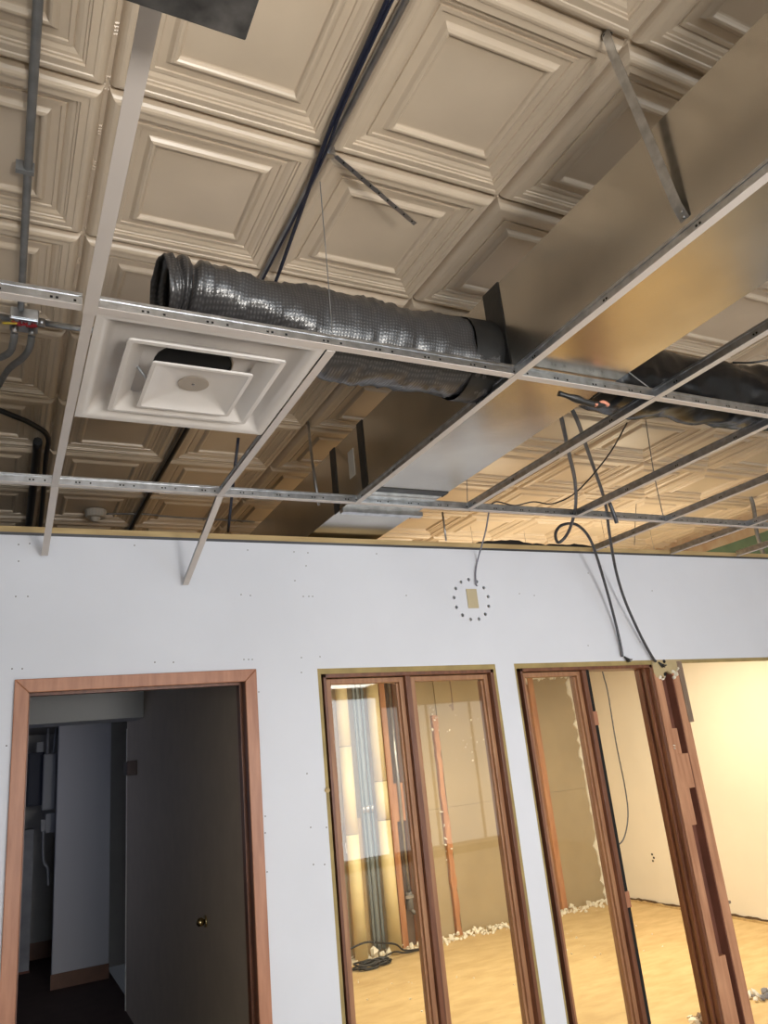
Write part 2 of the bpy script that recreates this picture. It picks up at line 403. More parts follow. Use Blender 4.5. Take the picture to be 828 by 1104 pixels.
# ---- window frames
def window_unit(name, label_n, x0, x1, glazed, gapL):
    """frame, mullion, two sashes with panes"""
    zt = lambda x: hz(x)-0.026
    w = struct(name, B((x0, x1, D+0.005, D+0.13, SILL-0.02, SILL+0.012)), WOODD)
    def slab(nm, xa, xb, ya, yb, ztop, zbot, m):
        bm = bmesh.new(); prism(bm, [(xa, zbot), (xb, zbot), (xb, zt(xb)-ztop), (xa, zt(xa)-ztop)], 'y', ya, yb)
        return obj(nm, bm, m, w, 0.0015)
    slab('jamb', x0+gapL, x0+gapL+0.014, D-0.002, D+0.13, 0, SILL, WOODD)
    slab('jamb', x1-0.020, x1, D-0.002, D+0.13, 0, SILL, WOODD)
    bm = bmesh.new(); prism(bm, [(x0+gapL, zt(x0)-0.018), (x1, zt(x1)-0.018), (x1, zt(x1)), (x0+gapL, zt(x0))], 'y', D-0.002, D+0.13); obj('head', bm, WOODD, w, 0.0015)
    slab('gap_shade', x0, x0+gapL, D+0.03, D+0.13, 0, SILL, HOLE)  # black slab set in the gap as its shade
    xm = (x0+x1)/2 - 0.022
    slab('mullion', xm-0.014, xm+0.014, D+0.008, D+0.125, 0.018, SILL, WOODD)
    bays = ((x0+gapL+0.014, xm-0.014), (xm+0.014, x1-0.020))
    for i, (a, b) in enumerate(bays):
        if not glazed[i]:
            # only a rebate is left where the pane was taken out
            slab('stop_bead', b-0.014, b, D+0.03, D+0.05, 0.018, SILL, WOODD)
            slab('stop_bead', b-0.010, b, D+0.08, D+0.10, 0.018, SILL, WOODD)
            slab('channel', a, a+0.028, D+0.016, D+0.09, 0.018, SILL, HOLE)
            for z in (1.72, 0.80):
                obj('hinge_plate', B((a-0.001, a+0.029, D+0.010, D+0.017, z, z+0.075)), WOODC, w)
            continue
        g = 0.011                                   # dark gap round each sash
        ya, yb = D+0.030, D+0.082
        a2, b2 = a+g, b-0.002
        s = obj('sash', B((a2, b2, ya, yb, SILL+0.012, SILL+0.05)), WOODS, w)
        def rail(xa, xb, zt0, zb, y0=ya, y1=yb, m=WOODS):
            bm = bmesh.new(); prism(bm, [(xa, zb), (xb, zb), (xb, zt(xb)-zt0), (xa, zt(xa)-zt0)], 'y', y0, y1); return bm
        obj('stile', rail(a2, a2+0.024, 0.022, SILL+0.05), WOODS, s, 0.002)
        obj('stile', rail(b2-0.024, b2, 0.022, SILL+0.05), WOODS, s, 0.002)
        obj('stile', rail(b2-0.036, b2-0.024, 0.052, SILL+0.05, ya+0.014), WOODS, s, 0.002)
        bm = bmesh.new(); prism(bm, [(a2+0.024, zt(a2)-0.046), (b2-0.024, zt(b2)-0.046), (b2-0.024, zt(b2)-0.022), (a2+0.024, zt(a2)-0.022)], 'y', ya, yb); obj('rail', bm, WOODS, s, 0.002)
        obj('gap', rail(a, a+g, 0.018, SILL+0.012, D+0.10, D+0.105), HOLE, s)
        bm = bmesh.new(); prism(bm, [(a2+0.022, SILL+0.05), (b2-0.034, SILL+0.05), (b2-0.034, zt(b2)-0.044), (a2+0.022, zt(a2)-0.044)], 'y', ya+0.024, ya+0.028)
        obj('pane', bm, GLASS, s)
    return w
window_unit('window_4', 'a', W1[0]+0.017, W1[1]-0.017, (True, True), 0.010)
window_unit('window_5', 'b', W2[0]+0.012, W2[1]-0.012, (True, False), 0.024)
kn = obj('latch_button', T([at(353, 852, D+0.004), at(353, 852, D-0.012)], 0.012, 12), PLATEW)
tag(kn, 'round tan wooden button on the left edge of the wide glazed window', 'button')

# ---- door frame
dr = struct('door_1', B((DX0, DX0+0.02, D-0.001, D+0.15, 0, DZ-0.02)), WOODD)
obj('jamb', B((DX1-0.020, DX1, D-0.001, D+0.15, 0, DZ-0.02)), WOODD, dr)
obj('head_jamb', B((DX0, DX1, D-0.001, D+0.15, DZ-0.02, DZ)), WOODD, dr)
obj('stop', B((DX0+0.02, DX0+0.032, D+0.06, D+0.10, 0, DZ-0.032)), WOODD, dr)
obj('stop', B((DX1-0.032, DX1-0.020, D+0.06, D+0.10, 0, DZ-0.032)), WOODD, dr)
obj('stop', B((DX0+0.02, DX1-0.02, D+0.06, D+0.10, DZ-0.032, DZ-0.02)), WOODD, dr)
co, ci = (0.056, 1.047, 2.110), (0.110, 0.993, 2.056)
def casing(pts):
    bm = bmesh.new(); prism(bm, pts, 'y', D-0.018, D); return obj('casing', bm, WOODC, dr, 0.003)
casing([(co[0], 0), (ci[0], 0), (ci[0], ci[2]), (co[0], co[2])])
casing([(ci[1], 0), (co[1], 0), (co[1], co[2]), (ci[1], ci[2])])
casing([(co[0], co[2]), (ci[0], ci[2]), (ci[1], ci[2]), (co[1], co[2])])

# ---- hallway behind the door
hr = struct('wall_hall_right', B((1.0, 1.10, D+0.15, 6.98, 0, 2.72)), HALLR)
obj('corner_bead', B((0.994, 1.012, 6.975, 6.99, 0.0, 2.10)), mat('corner_white', (0.75, 0.73, 0.68), 0.5), hr)
struct('wall_hall_left', B((-1.42, -1.3, D+0.15, 9.8, 0, 2.72)), HALLW)
struct('ceiling_hall', B((-1.3, 1.0, D+0.15, 6.14, 2.60, 2.66), (-1.3, 2.2, 6.5, 9.8, 2.27, 2.33)), HALLW)
struct('trim_hall_soffit', B((-1.3, 0.999, 6.14, 6.5, 2.128, 2.66)), mat('soffit_paint', (0.50, 0.50, 0.50), 0.7))
he = struct('wall_hall_end', B((0.545, 1.02, 8.18, 8.28, 0, 2.265)), mat('end_wall_paint', (0.50, 0.49, 0.52), 0.7))
bb = struct('baseboard_hall', B((0.535, 1.022, 8.166, 8.18, 0, 0.12)), BASEW)
struct('wall_hall_back', B((-1.3, 2.2, 9.7, 9.8, 0, 2.265), (1.0, 2.2, 8.62, 8.7, 0, 2.265)), HALLW)
struct('baseboard_hall_back', B((0.30, 0.9, 9.685, 9.70, 0, 0.16)), BASEW)
struct('wall_hall_side', B((2.2, 2.3, 6.98, 9.8, 0, 2.72)), HALLW)
# ---- adjoining room shell
wf = struct('wall_far', B((1.06, 6.05, 6.94, 7.06, 0, ZC)), TANP)
rg = struct('wall_right_next_room', B((5.93, 6.05, D+0.15, 6.94, 0.02, 2.73)), CREAM)
obj('upper_wall', B((5.93, 6.05, D+0.15, 6.94, 2.73, 3.20)), GREEN, rg)
obj('masonry_band', B((5.925, 6.05, D+0.15, 6.94, 3.20, ZC)), BAND, rg)
PX = [1.10, 2.775, 3.56, 3.965, 5.185, 5.92]
for k, (a, b) in enumerate(((1.10, 2.755), (2.84, 3.365), (3.60, 3.935), (4.02, 5.185), (5.265, 5.80))):
    zs = (0.0, 1.118, 2.40) if k >= 2 else (0.0, 2.40)
    for z0, z1 in zip(zs, zs[1:]):
        obj('wall_panel', B((a, b, 6.922, 6.94, z0+0.0012, z1-0.0012)), TANP, wf)
for (a, b, z0, z1) in ((2.765, 2.83, 0, 2.5), (3.372, 3.432, 0, 2.5), (3.532, 3.592, 0, 2.5), (5.195, 5.26, 0, 2.5)):
    obj('stud', B((a, b, 6.885, 6.94, z0, z1)), STUD, wf)
obj('blocking', B((3.432, 3.532, 6.89, 6.94, 1.06, 1.40)), STUD, wf)
obj('cavity', B((3.432, 3.532, 6.935, 6.939, 0, 2.4)), mat('cavity_brown', (0.16, 0.11, 0.075), 0.8), wf)
# rough split stud with plaster smears
pts = []
rs = random.Random(5)
n = 26
L = [(3.952+rs.uniform(-.006, .006), z*2.0/n) for z in range(n+1)]; Rr = [(3.952+0.052+rs.uniform(-.01, .01), z*2.0/n) for z in range(n+1)]
bm = bmesh.new(); prism(bm, L+Rr[::-1], 'y', 6.895, 6.94); obj('stud', bm, STUD, wf)
bm = bmesh.new()
def chunk(bm, c, s, rnd):
    m = Matrix.Translation(c) @ Matrix.Rotation(rnd.uniform(0, 6.28), 4, Vector((rnd.random()+.01, rnd.random(), rnd.random())).normalized()) @ Matrix.Diagonal((s*rnd.uniform(.6, 1.8), s*rnd.uniform(.5, 1.2), s*rnd.uniform(.3, .8), 1))
    r = bmesh.ops.create_icosphere(bm, subdivisions=1, radius=1, matrix=m)
    for v in r['verts']: v.co += Vector((rnd.uniform(-1, 1), rnd.uniform(-1, 1), rnd.uniform(-1, 1)))*s*.25
for k in range(26): chunk(bm, (3.952+rs.uniform(-.02, .06), 6.905, rs.choice((rs.uniform(1.85, 2.08), rs.uniform(0.6, 1.1)))), rs.uniform(.006, .018), rs)
for k in range(24):
    chunk(bm, (rs.gauss(4.35, .13), 6.921, rs.uniform(1.5, 2.1)), rs.uniform(.003, .011), rs)
stuff(obj('plaster_dabs', bm, PLASTER, wf))
# torn plaster edge in the far right corner
n = 44; bm = bmesh.new(); z = lambda i: 0.02+2.5*i/n
pl = [(5.80-abs(rs.gauss(0.012, .028)), z(i)) for i in range(n+1)]
prism(bm, [(5.835, z(0))]+[(5.835, z(n))]+pl[::-1], 'y', 6.902, 6.922); obj('torn_edge', bm, PLASTER, wf)
n = 60; bm = bmesh.new(); zz = lambda i: 4.95+0.98*i/n
pl = [(zz(i), 2.32-abs(rs.gauss(0.02, .02))) for i in range(n+1)]
prism(bm, [(4.95, 2.37), (5.93, 2.37)][::1]+pl[::-1], 'y', 6.902, 6.922); obj('torn_edge', bm, PLASTER, wf)
# torn strip along the foot of the right wall
n = 70; bm = bmesh.new()
ys = [3.7+3.2*i/n for i in range(n+1)]
prism(bm, [(y, 0.0) for y in ys]+[(y, 0.022+abs(rs.gauss(0, .010))) for y in ys][::-1], 'x', 5.915, 5.928); obj('torn_strip', bm, mat('torn_dark', (0.10, 0.06, 0.03), 0.9), rg)
bm = bmesh.new(); prism(bm, [(y, 0.0) for y in ys]+[(y, 0.012+abs(rs.gauss(0, .006))) for y in ys][::-1], 'x', 5.895, 5.914); obj('floor_strip', bm, PLATEW, rg)
for (y, zc_) in ((6.276, .455), (6.26, .425), (6.28, .395)):
    obj('outlet_hole', B((5.9275, 5.9305, y-0.010, y+0.010, zc_, zc_+0.018)), HOLE, rg)
obj('screw', B((5.921, 5.931, 5.685, 5.703, 1.155, 1.171)), SCREW, rg)

# ------------------------------------------------------------------ the big duct
du = thing('air_duct', 'large rectangular galvanised air duct running to the white wall', 'duct', (1.54, 2.5, 2.75))
X0, X1, Z0, Z1 = 1.369, 1.763, 2.772, 3.084
YJ = [-0.6, 0.63, 1.69, 2.74, 3.04, 5.6]
for k, (a, b) in enumerate(zip(YJ, YJ[1:])):
    bm = bmesh.new(); ny = 6
    loop = [(X0, Z0), (X1, Z0), (X1, Z1), (X0, Z1)]
    bx(bm, X0, X1, a+0.001, b-0.001, Z0, Z1)
    bmesh.ops.subdivide_edges(bm, edges=[e for e in bm.edges if abs(e.verts[0].co.y-e.verts[1].co.y) > 0.01], cuts=8)
    obj('duct_section', bm, GALVD, du, 0.0015)
for (y, w) in ((1.697, 0.086), (2.741, 0.056), (3.057, 0.056)):
    t = 0.0035
    obj('tape_band', B((X0-t, X0, y-w/2, y+w/2, Z0-t, Z1+t), (X1, X1+t, y-w/2, y+w/2, Z0-t, Z1+t), (X0, X1, y-w/2, y+w/2, Z1, Z1+t)), TAPE, du)
obj('tape_band', B((X0, X1, 2.705, 2.756, Z0-0.003, Z0)), TAPE, du)
obj('drive_cleat', B((X0-0.004, X1+0.02, 2.985, 3.02, Z0-0.022, Z0)), GALV, du)
obj('seam_flange', B((X0-0.006, X0, -0.5, 2.70, Z0, Z0+0.016)), GALVD, du)
obj('paper_label', B((X0-0.002, X0, 2.827, 2.888, 2.872, 3.000)), PAPER, du)
# flexible runs
def flex(name, label, pts, rfun, m, seg=28, n=14):
    t = thing(name, label, 'duct hose', pts[0])
    bm = bmesh.new(); tube(bm, pts, 0.12, seg, n, caps=False, rf=rfun)
    bmesh.ops.recalc_face_normals(bm, faces=bm.faces)
    o = obj('jacket', bm, m, t); o.modifiers.new('s', 'SOLIDIFY').thickness = 0.004
    return t
def rgrey(t, a, p):
    squ = 0.70+0.30*min(1, max(0, (t-0.40)/0.2))
    n_ = noise.noise(Vector((p.x*9, math.cos(a)*1.6, math.sin(a)*1.6)))*0.014 + noise.noise(Vector((p.x*38, math.cos(a)*3.5, math.sin(a)*3.5)))*0.008 + noise.noise(Vector((p.x*80, math.cos(a)*9, math.sin(a)*9)))*0.003
    rib = 0.0014*math.sin(p.x*2*math.pi/0.021)
    fold = -0.022*math.exp(-((t-0.17-0.02*math.sin(a))/0.014)**2) - 0.012*math.exp(-((t-0.11)/0.012)**2)
    return (0.128+n_+rib+fold, (0.128*squ)+n_+rib+fold)
fg = flex('flexible_duct', 'grey foil-wrapped flexible duct with a loose open end above the square diffuser', [(0.335, 1.80, 2.915), (0.42, 1.80, 2.925), (0.60, 1.80, 2.905), (0.80, 1.80, 2.885), (1.05, 1.80, 2.876), (1.35, 1.80, 2.872)], rgrey, FLEX, n=24)
obj('tape_collar', T([(1.262, 1.80, 2.873), (1.27, 1.80, 2.873), (1.295, 1.80, 2.874), (1.367, 1.80, 2.875)], 0.135, 24, 4, caps=False), TAPE, fg)
obj('dark_plug', T([(0.40, 1.80, 2.920), (0.44, 1.80, 2.920), (0.56, 1.80, 2.908)], 0.1, 20, 4, rf=lambda t, a, p: (0.112, 0.078)), mat('hollow_shade', (0.045, 0.035, 0.03), 0.6), fg)  # capped dark plug, its colour makes the open end look hollow and shaded
def rblk(t, a, p):
    n_ = noise.noise(Vector((p.x*6, math.cos(a)*1.4, math.sin(a)*1.4+4)))*0.022 + noise.noise(Vector((p.x*22, math.cos(a)*3, math.sin(a)*3)))*0.007
    return 0.128+n_
fb = flex('flexible_duct', 'black plastic-wrapped flexible duct leaving the right side of the metal duct', [(1.772, 1.80, 2.915), (2.0, 1.81, 2.90), (2.4, 1.82, 2.92), (2.9, 1.83, 2.945), (3.5, 1.82, 2.95)], rblk, FLEXB, n=20)
pk = obj('insulation_scrap', T([at(602, 424, 1.67), at(618, 429, 1.66), at(640, 436, 1.655), at(652, 436, 1.655)], 0.012, 8, 4, rf=lambda t, a, p: 0.010+0.006*noise.noise(p*40)), TAPE)
tag(pk, 'dark torn scrap of wrapping under the duct behind the near grid rail', 'scrap')
pk2 = obj('insulation_scrap', T([at(641, 437, 1.65), at(650, 434, 1.65), at(656, 437, 1.65)], 0.008, 8, 4, rf=lambda t, a, p: 0.008+0.004*noise.noise(p*50)), COPPER)
tag(pk2, 'small pink scrap of insulation under the duct', 'scrap')

# ------------------------------------------------------------------ suspended grid
def tee(name, label, p0, p1, w=0.025, slots=False, group=None, top=0.038):
    p0, p1 = Vector(p0), Vector(p1)
    t = thing(name, label, 'ceiling rail', p0, group)
    d = (p1-p0).normalized(); s = d.cross(Vector((0, 0, 1))).normalized(); u = s.cross(d).normalized()
    def bar(bm, sa, sb, ua, ub, a=p0, b=p1):
        vs = []
        for q in (a, b):
            for (x, z) in ((sa, ua), (sb, ua), (sb, ub), (sa, ub)): vs.append(bm.verts.new(q+s*x+u*z))
        for f in ((0,1,2,3),(7,6,5,4),(0,4,5,1),(1,5,6,2),(2,6,7,3),(3,7,4,0)): bm.faces.new([vs[i] for i in f])
        bmesh.ops.recalc_face_normals(bm, faces=bm.faces)
    bm = bmesh.new(); bar(bm, -w/2, w/2, 0, 0.0022); obj('flange', bm, TEEP, t)
    bm = bmesh.new(); bar(bm, -0.0012, 0.0012, 0.0022, top-0.008); web = obj('web', bm, GALV, t)
    bm = bmesh.new(); bar(bm, -0.0035, 0.0035, top-0.008, top); obj('bulb', bm, GALV, t)
    bm = bmesh.new(); ln = (p1-p0).length; k = 0.10
    while k < ln-0.05:
        for dx in ((0, 0.012, 0.05) if slots else (0, 0.01)):
            c = p0+d*(k+dx)
            vs = bar(bm, -0.0016, 0.0016, 0.014, 0.020, c, c+d*0.006)
        k += 0.155 if slots else 0.305
    stuff(obj('slot', bm, HOLE, web))
    return t
Y1, Y2 = 1.625, 2.812
tee('main_rail', 'near galvanised grid rail crossing under the metal duct, right of the diffuser edge', (0.161, Y1, ZG), (5.6, Y1, ZG), slots=True)
tee('main_rail', 'short left piece of the near grid rail beside the red-wired box', (-1.9, Y1, ZG), (0.129, Y1, ZG), slots=True)
tee('main_rail', 'far grid rail running just before the white wall', (-1.9, Y2, ZG), (5.6, Y2, ZG), slots=True)
ZT = ZG-0.0025
XA, XB, XC, XD, XE, XF, XG, XH = 0.146, 0.755, 1.352, 1.925, 2.575, 3.20, 3.85, 4.47
tee('cross_tee', 'wide pinkish cross tee passing under the tin tiles at upper left', (XA, 0.30, ZT-0.0025), (XA, Y1+0.015, ZT-0.0025), w=0.030)
tee('cross_tee', 'white cross tee along the left edge of the square diffuser', (XA, Y1+0.016, ZT), (XA, Y2+0.012, ZT))
tee('cross_tee', 'white cross tee along the right edge of the square diffuser', (XB, Y1+0.014, ZT), (XB, Y2+0.012, ZT))
tee('cross_tee', 'white cross tee under the left lower edge of the metal duct', (XC, 0.2, ZT), (XC, Y2-0.012, ZT), top=0.036)
tee('cross_tee', 'bent cross tee end hanging down against the wall above the door, left one', (XA+0.002, Y2+0.014, ZT), (XA+0.0, 3.375, 2.620), w=0.026)
tee('cross_tee', 'bent cross tee end hanging down against the wall above the door, right one', (XB+0.002, Y2+0.014, ZT), (XB-0.022, 3.375, 2.497), w=0.026)
tee('cross_tee', 'dark-webbed cross tee right of the duct, first of the row', (XD, 0.2, ZT), (XD, Y2-0.012, ZT))
tee('cross_tee', 'dark-webbed cross tee right of the duct, second of the row', (XE, 0.2, ZT), (XE, Y2-0.012, ZT))
tee('cross_tee', 'dark-webbed cross tee right of the duct reaching the wall, third of the row', (XF, 0.2, ZT), (XF, 3.395, ZT))
tee('cross_tee', 'dark-webbed cross tee right of the duct reaching the wall, fourth of the row', (XG, 0.2, ZT), (XG, 3.395, ZT))
tee('cross_tee', 'dark-webbed cross tee before the green wall, rightmost of the row', (XH, 0.2, ZT), (XH, 3.395, ZT))

# ------------------------------------------------------------------ square step-down diffuser
df = thing('ceiling_diffuser', 'white square stepped ceiling air diffuser laid in the grid', 'diffuser', (0.451, 1.927, ZG))
CX, CY = 0.451, 1.927
def sq_ring(prof, rnd=0.0, nseg=5):
    """profile of (half size, corner radius, z) swept round a square with rounded corners"""
    bm = bmesh.new(); rings = []
    for (h, r, z) in prof:
        ring = []
        for c, (sx, sy2) in enumerate(((1, 1), (-1, 1), (-1, -1), (1, -1))):
            for k in range(nseg+1):
                a = math.pi/2*c + math.pi/2*k/nseg
                ring.append(bm.verts.new((CX+sx*(h-r)+r*math.cos(a), CY+sy2*(h-r)+r*math.sin(a), z)))
        rings.append(ring)
    n = len(rings[0])
    for a, b in zip(rings, rings[1:]):
        for k in range(n):
            f = bm.faces.new((a[k], a[(k+1) % n], b[(k+1) % n], b[k])); f.smooth = True
    return bm, rings
def ring_obj(name, prof, m, cap=False, th=0.002):
    bm, rings = sq_ring(prof)
    if cap: bm.faces.new(rings[-1])
    bmesh.ops.recalc_face_normals(bm, faces=bm.faces)
    o = obj(name, bm, m, df); s = o.modifiers.new('s', 'SOLIDIFY'); s.thickness = th; s.offset = 0
    e = o.modifiers.new('e', 'EDGE_SPLIT'); e.split_angle = math.radians(35)
    return o
zb = ZG+0.003
ring_obj('pan', [(.289, .002, zb), (.272, .004, zb), (.262, .012, zb+.004), (.252, .02, zb+.018), (.243, .03, zb+.036), (.228, .045, zb+.050), (.205, .05, zb+.056), (.165, .06, zb+.058), (.110, .09, zb+.060)], WPAINT)
ring_obj('middle_cone', [(.206, .010, zb-.004), (.206, .010, zb-.009), (.194, .008, zb-.009), (.188, .008, zb-.004), (.172, .010, zb+.016), (.152, .014, zb+.034)], WPAINT)
ring_obj('inner_cone', [(.134, .008, zb-.018), (.134, .008, zb-.023), (.125, .007, zb-.023), (.121, .007, zb-.019), (.095, .012, zb-.008), (.060, .04, zb+.002), (.044, .0439, zb+.005)], WPAINT, cap=True)
bm = bmesh.new(); bmesh.ops.create_cone(bm, segments=28, radius1=0.043, radius2=0.043, depth=0.002, cap_ends=True, matrix=Matrix.Translation((CX, CY, zb+0.001))); hub = obj('hub_disc', bm, DISC, df)
bm = bmesh.new(); bmesh.ops.create_cone(bm, segments=10, radius1=0.004, radius2=0.004, depth=0.004, cap_ends=True, matrix=Matrix.Translation((CX, CY, zb-0.001))); obj('hub_screw', bm, STEEL, hub)
obj('collar', T([(CX, CY, zb+0.062), (CX, CY, zb+0.072)], 0.110, 28, caps=False), BLACK, df)
bm = bmesh.new(); bmesh.ops.create_cone(bm, segments=28, radius1=0.109, radius2=0.109, depth=0.003, cap_ends=True, matrix=Matrix.Translation((CX, CY, zb+0.070))); obj('shade_disc', bm, HOLE, df)  # black disc stands for the dark inside of the collar
for sx, sy2 in ((1, 0), (-1, 0)):
    obj('bracket', T([(CX+sx*.12, CY+sy2*.12, zb-.012), (CX+sx*.155, CY+sy2*.155, zb+.036), (CX+sx*.18, CY+sy2*.18, zb+.056)], 0.004, 6), GALV, df)

# ------------------------------------------------------------------ conduits, cables and wires above
def cable(name, label, cat, pts, r, m, smooth=6, seg=8, group=None):
    return tag(obj(name, T(pts, r, seg, smooth), m), label, cat, group)
c1 = thing('conduit', 'grey steel conduit along the tin ceiling at far left', 'conduit', (0.002, 1.2, 3.36))
obj('pipe', T([(0.004, 0.2, 3.368), (0.003, 1.3, 3.366), (0.002, 2.0, 3.362), (0.004, 2.64, 3.338)], 0.0115, 10, 5), GREYP, c1)
for y in (1.95, 0.9):
    obj('clamp', B((-0.03, 0.018, y-0.008, y+0.008, 3.35, 3.384)), GREYP, c1)
c2 = thing('conduit', 'bright steel conduit passing sideways through the red-wired box', 'conduit', (-0.6, 2.69, 3.32))
obj('pipe', T([(-0.9, 2.70, 3.325), (-0.028, 2.69, 3.322)], 0.0115, 10), GALV, c2)
obj('pipe', T([(0.075, 2.69, 3.322), (0.50, 2.685, 3.320)], 0.0115, 10), GALV, c2)
obj('coupling', T([(0.062, 2.69, 3.322), (0.088, 2.69, 3.322)], 0.017, 10), STEEL, c2)
jb = thing('junction_box', 'open metal junction box with red wires hanging out', 'junction box', (0.018, 2.69, 3.285))
bm = B((-0.03, 0.065, 2.645, 2.735, 3.296, 3.345)); obj('box', bm, GALV, jb, 0.004)
obj('cover', B((-0.028, 0.063, 2.640, 2.645, 3.300, 3.343)), GALV, jb, 0.002)
rj = random.Random(2)
for k in range(7):
    x = -0.025+0.013*k
    obj('wire', T([(x, 2.67, 3.30), (x+rj.uniform(-.01, .01), 2.65, 3.285), (x+rj.uniform(-.02, .02), 2.64, 3.274), (x+rj.uniform(-.03, .03), 2.66, 3.28)], 0.004, 6, 4), YEL if k == 0 else RED, jb)
for x in (-0.012, 0.045): obj('connector', T([(x, 2.70, 3.296), (x, 2.705, 3.27)], 0.012, 10), STEEL, jb)
cable('flexible_conduit', 'dark flexible conduit dropping from the red-wired box, right one', 'cable', [(0.045, 2.705, 3.272), (0.04, 2.76, 3.25), (0.02, 2.86, 3.26), (-0.03, 3.05, 3.30), (-0.08, 3.35, 3.34)], 0.013, GREYP)
cable('flexible_conduit', 'dark flexible conduit dropping from the red-wired box, left one', 'cable', [(-0.012, 2.705, 3.272), (-0.015, 2.74, 3.25), (-0.03, 2.84, 3.26), (-0.10, 3.0, 3.30), (-0.25, 3.2, 3.33)], 0.013, GREYP)
cable('conduit', 'dark bent conduit on the ceiling over the door, curving out of frame', 'conduit', [(-0.5, 3.20, 3.345), (-0.06, 3.53, 3.345), (0.09, 3.66, 3.345), (0.16, 3.80, 3.345), (0.165, 4.1, 3.345), (0.195, 5.2, 3.345), (0.2, 6.2, 3.345)], 0.013, BLACK, 5)
cable('conduit', 'thick dark conduit on the ceiling beside the bent one over the door', 'conduit', [(0.115, 3.86, 3.35), (0.12, 4.4, 3.35), (0.13, 6.2, 3.35)], 0.022, BLACK, 3)
s1 = thing('conduit', 'silver conduit along the ceiling seam between diffuser and duct', 'conduit', (0.78, 1.0, 3.36))
obj('pipe', T([(0.775, -0.6, 3.372), (0.778, 1.2, 3.370), (0.780, 2.4, 3.366), (0.775, 3.6, 3.362), (0.76, 6.2, 3.36)], 0.0105, 8, 5), STEEL, s1)
obj('clamp', B((0.762, 0.80, 1.59, 1.607, 3.352, 3.386)), STEEL, s1)
cable('cable', 'blue-black cable strung beside the silver ceiling conduit', 'cable', [(0.70, -0.5, 3.35), (0.722, 0.9, 3.352), (0.730, 1.12, 3.350), (0.742, 1.4, 3.352), (0.752, 1.56, 3.348), (0.79, 1.9, 3.345), (0.83, 2.3, 3.34), (0.86, 2.8, 3.33)], 0.0065, NAVY)
cable('cable', 'thin blue-black cable beside the silver ceiling conduit', 'cable', [(0.715, -0.5, 3.345), (0.735, 0.9, 3.346), (0.748, 1.4, 3.344), (0.766, 1.6, 3.342), (0.775, 2.0, 3.345), (0.78, 2.8, 3.35)], 0.0045, NAVY)
cable('cable', 'dark cable following the ceiling seam behind the diffuser', 'cable', [(0.80, 2.6, 3.362), (0.795, 3.6, 3.36), (0.78, 4.4, 3.36), (0.77, 6.0, 3.36)], 0.016, BLACK, 3)
sa = thing('perforated_angle', 'short perforated metal angle sticking out from the ceiling conduit', 'angle bar', (0.80, 1.60, 3.33))
a0, a1 = Vector((0.800, 1.60, 3.352)), at(446, 243, 1.70)
dv = (a1-a0).normalized(); sv = dv.cross(Vector((0, 0, 1))).normalized(); uv = sv.cross(dv)
bm = bmesh.new()
for (p, q) in (((sv*0.014), (uv*0.002)), ((sv*0.002), (uv*0.014))):
    vs = [bm.verts.new(e+p*i+q*j) for e in (a0, a1) for (i, j) in ((0, 0), (1, 0), (1, 1), (0, 1))]
    for f in ((0,1,2,3),(7,6,5,4),(0,4,5,1),(1,5,6,2),(2,6,7,3),(3,7,4,0)): bm.faces.new([vs[i] for i in f])
bmesh.ops.recalc_face_normals(bm, faces=bm.faces); obj('bar', bm, STEEL, sa)
bm = bmesh.new()
for k in range(9):
    c = a0+dv*(0.03+0.036*k)+sv*0.008-uv*0.0004
    bmesh.ops.create_cone(bm, segments=8, radius1=0.003, radius2=0.003, depth=0.0008, cap_ends=True, matrix=Matrix.Translation(c))
stuff(obj('perforations', bm, HOLE, sa))
# flat strap that carries the duct
st = thing('hanger_strap', 'flat metal strap from the tin ceiling down to the side of the duct', 'strap', (1.34, 0.94, 2.77))
def ribbon(pts, w, t, across):
    bm = bmesh.new(); A = Vector(across).normalized(); prev = None
    for i, p in enumerate(pts):
        p = Vector(p); d = (Vector(pts[min(i+1, len(pts)-1)])-Vector(pts[max(i-1, 0)])).normalized(); n = d.cross(A).normalized()
        vs = [bm.verts.new(p+A*sx*w/2+n*sz*t/2) for sx, sz in ((-1,-1),(1,-1),(1,1),(-1,1))]
        if prev:
            for k in range(4): bm.faces.new((prev[k], prev[(k+1) % 4], vs[(k+1) % 4], vs[k]))
        else: bm.faces.new(vs[::-1])
        prev = vs
    bm.faces.new(prev); bmesh.ops.recalc_face_normals(bm, faces=bm.faces); return bm
obj('strap', ribbon([(1.335, 1.005, 3.395), (1.306, 0.998, 3.385), (1.304, 0.99, 3.30), (1.358, 0.962, 2.83), (1.367, 0.956, 2.786)], 0.026, 0.002, (0.05, 1, 0)), GALV, st)
obj('bolt', T([(1.33, 1.003, 3.40), (1.31, 1.003, 3.375)], 0.009, 8), BLACK, st)
for zz_ in (2.812, 2.797): obj('rivet', T([(1.369, 0.957, zz_), (1.358, 0.957, zz_)], 0.004, 8), STEEL, st)
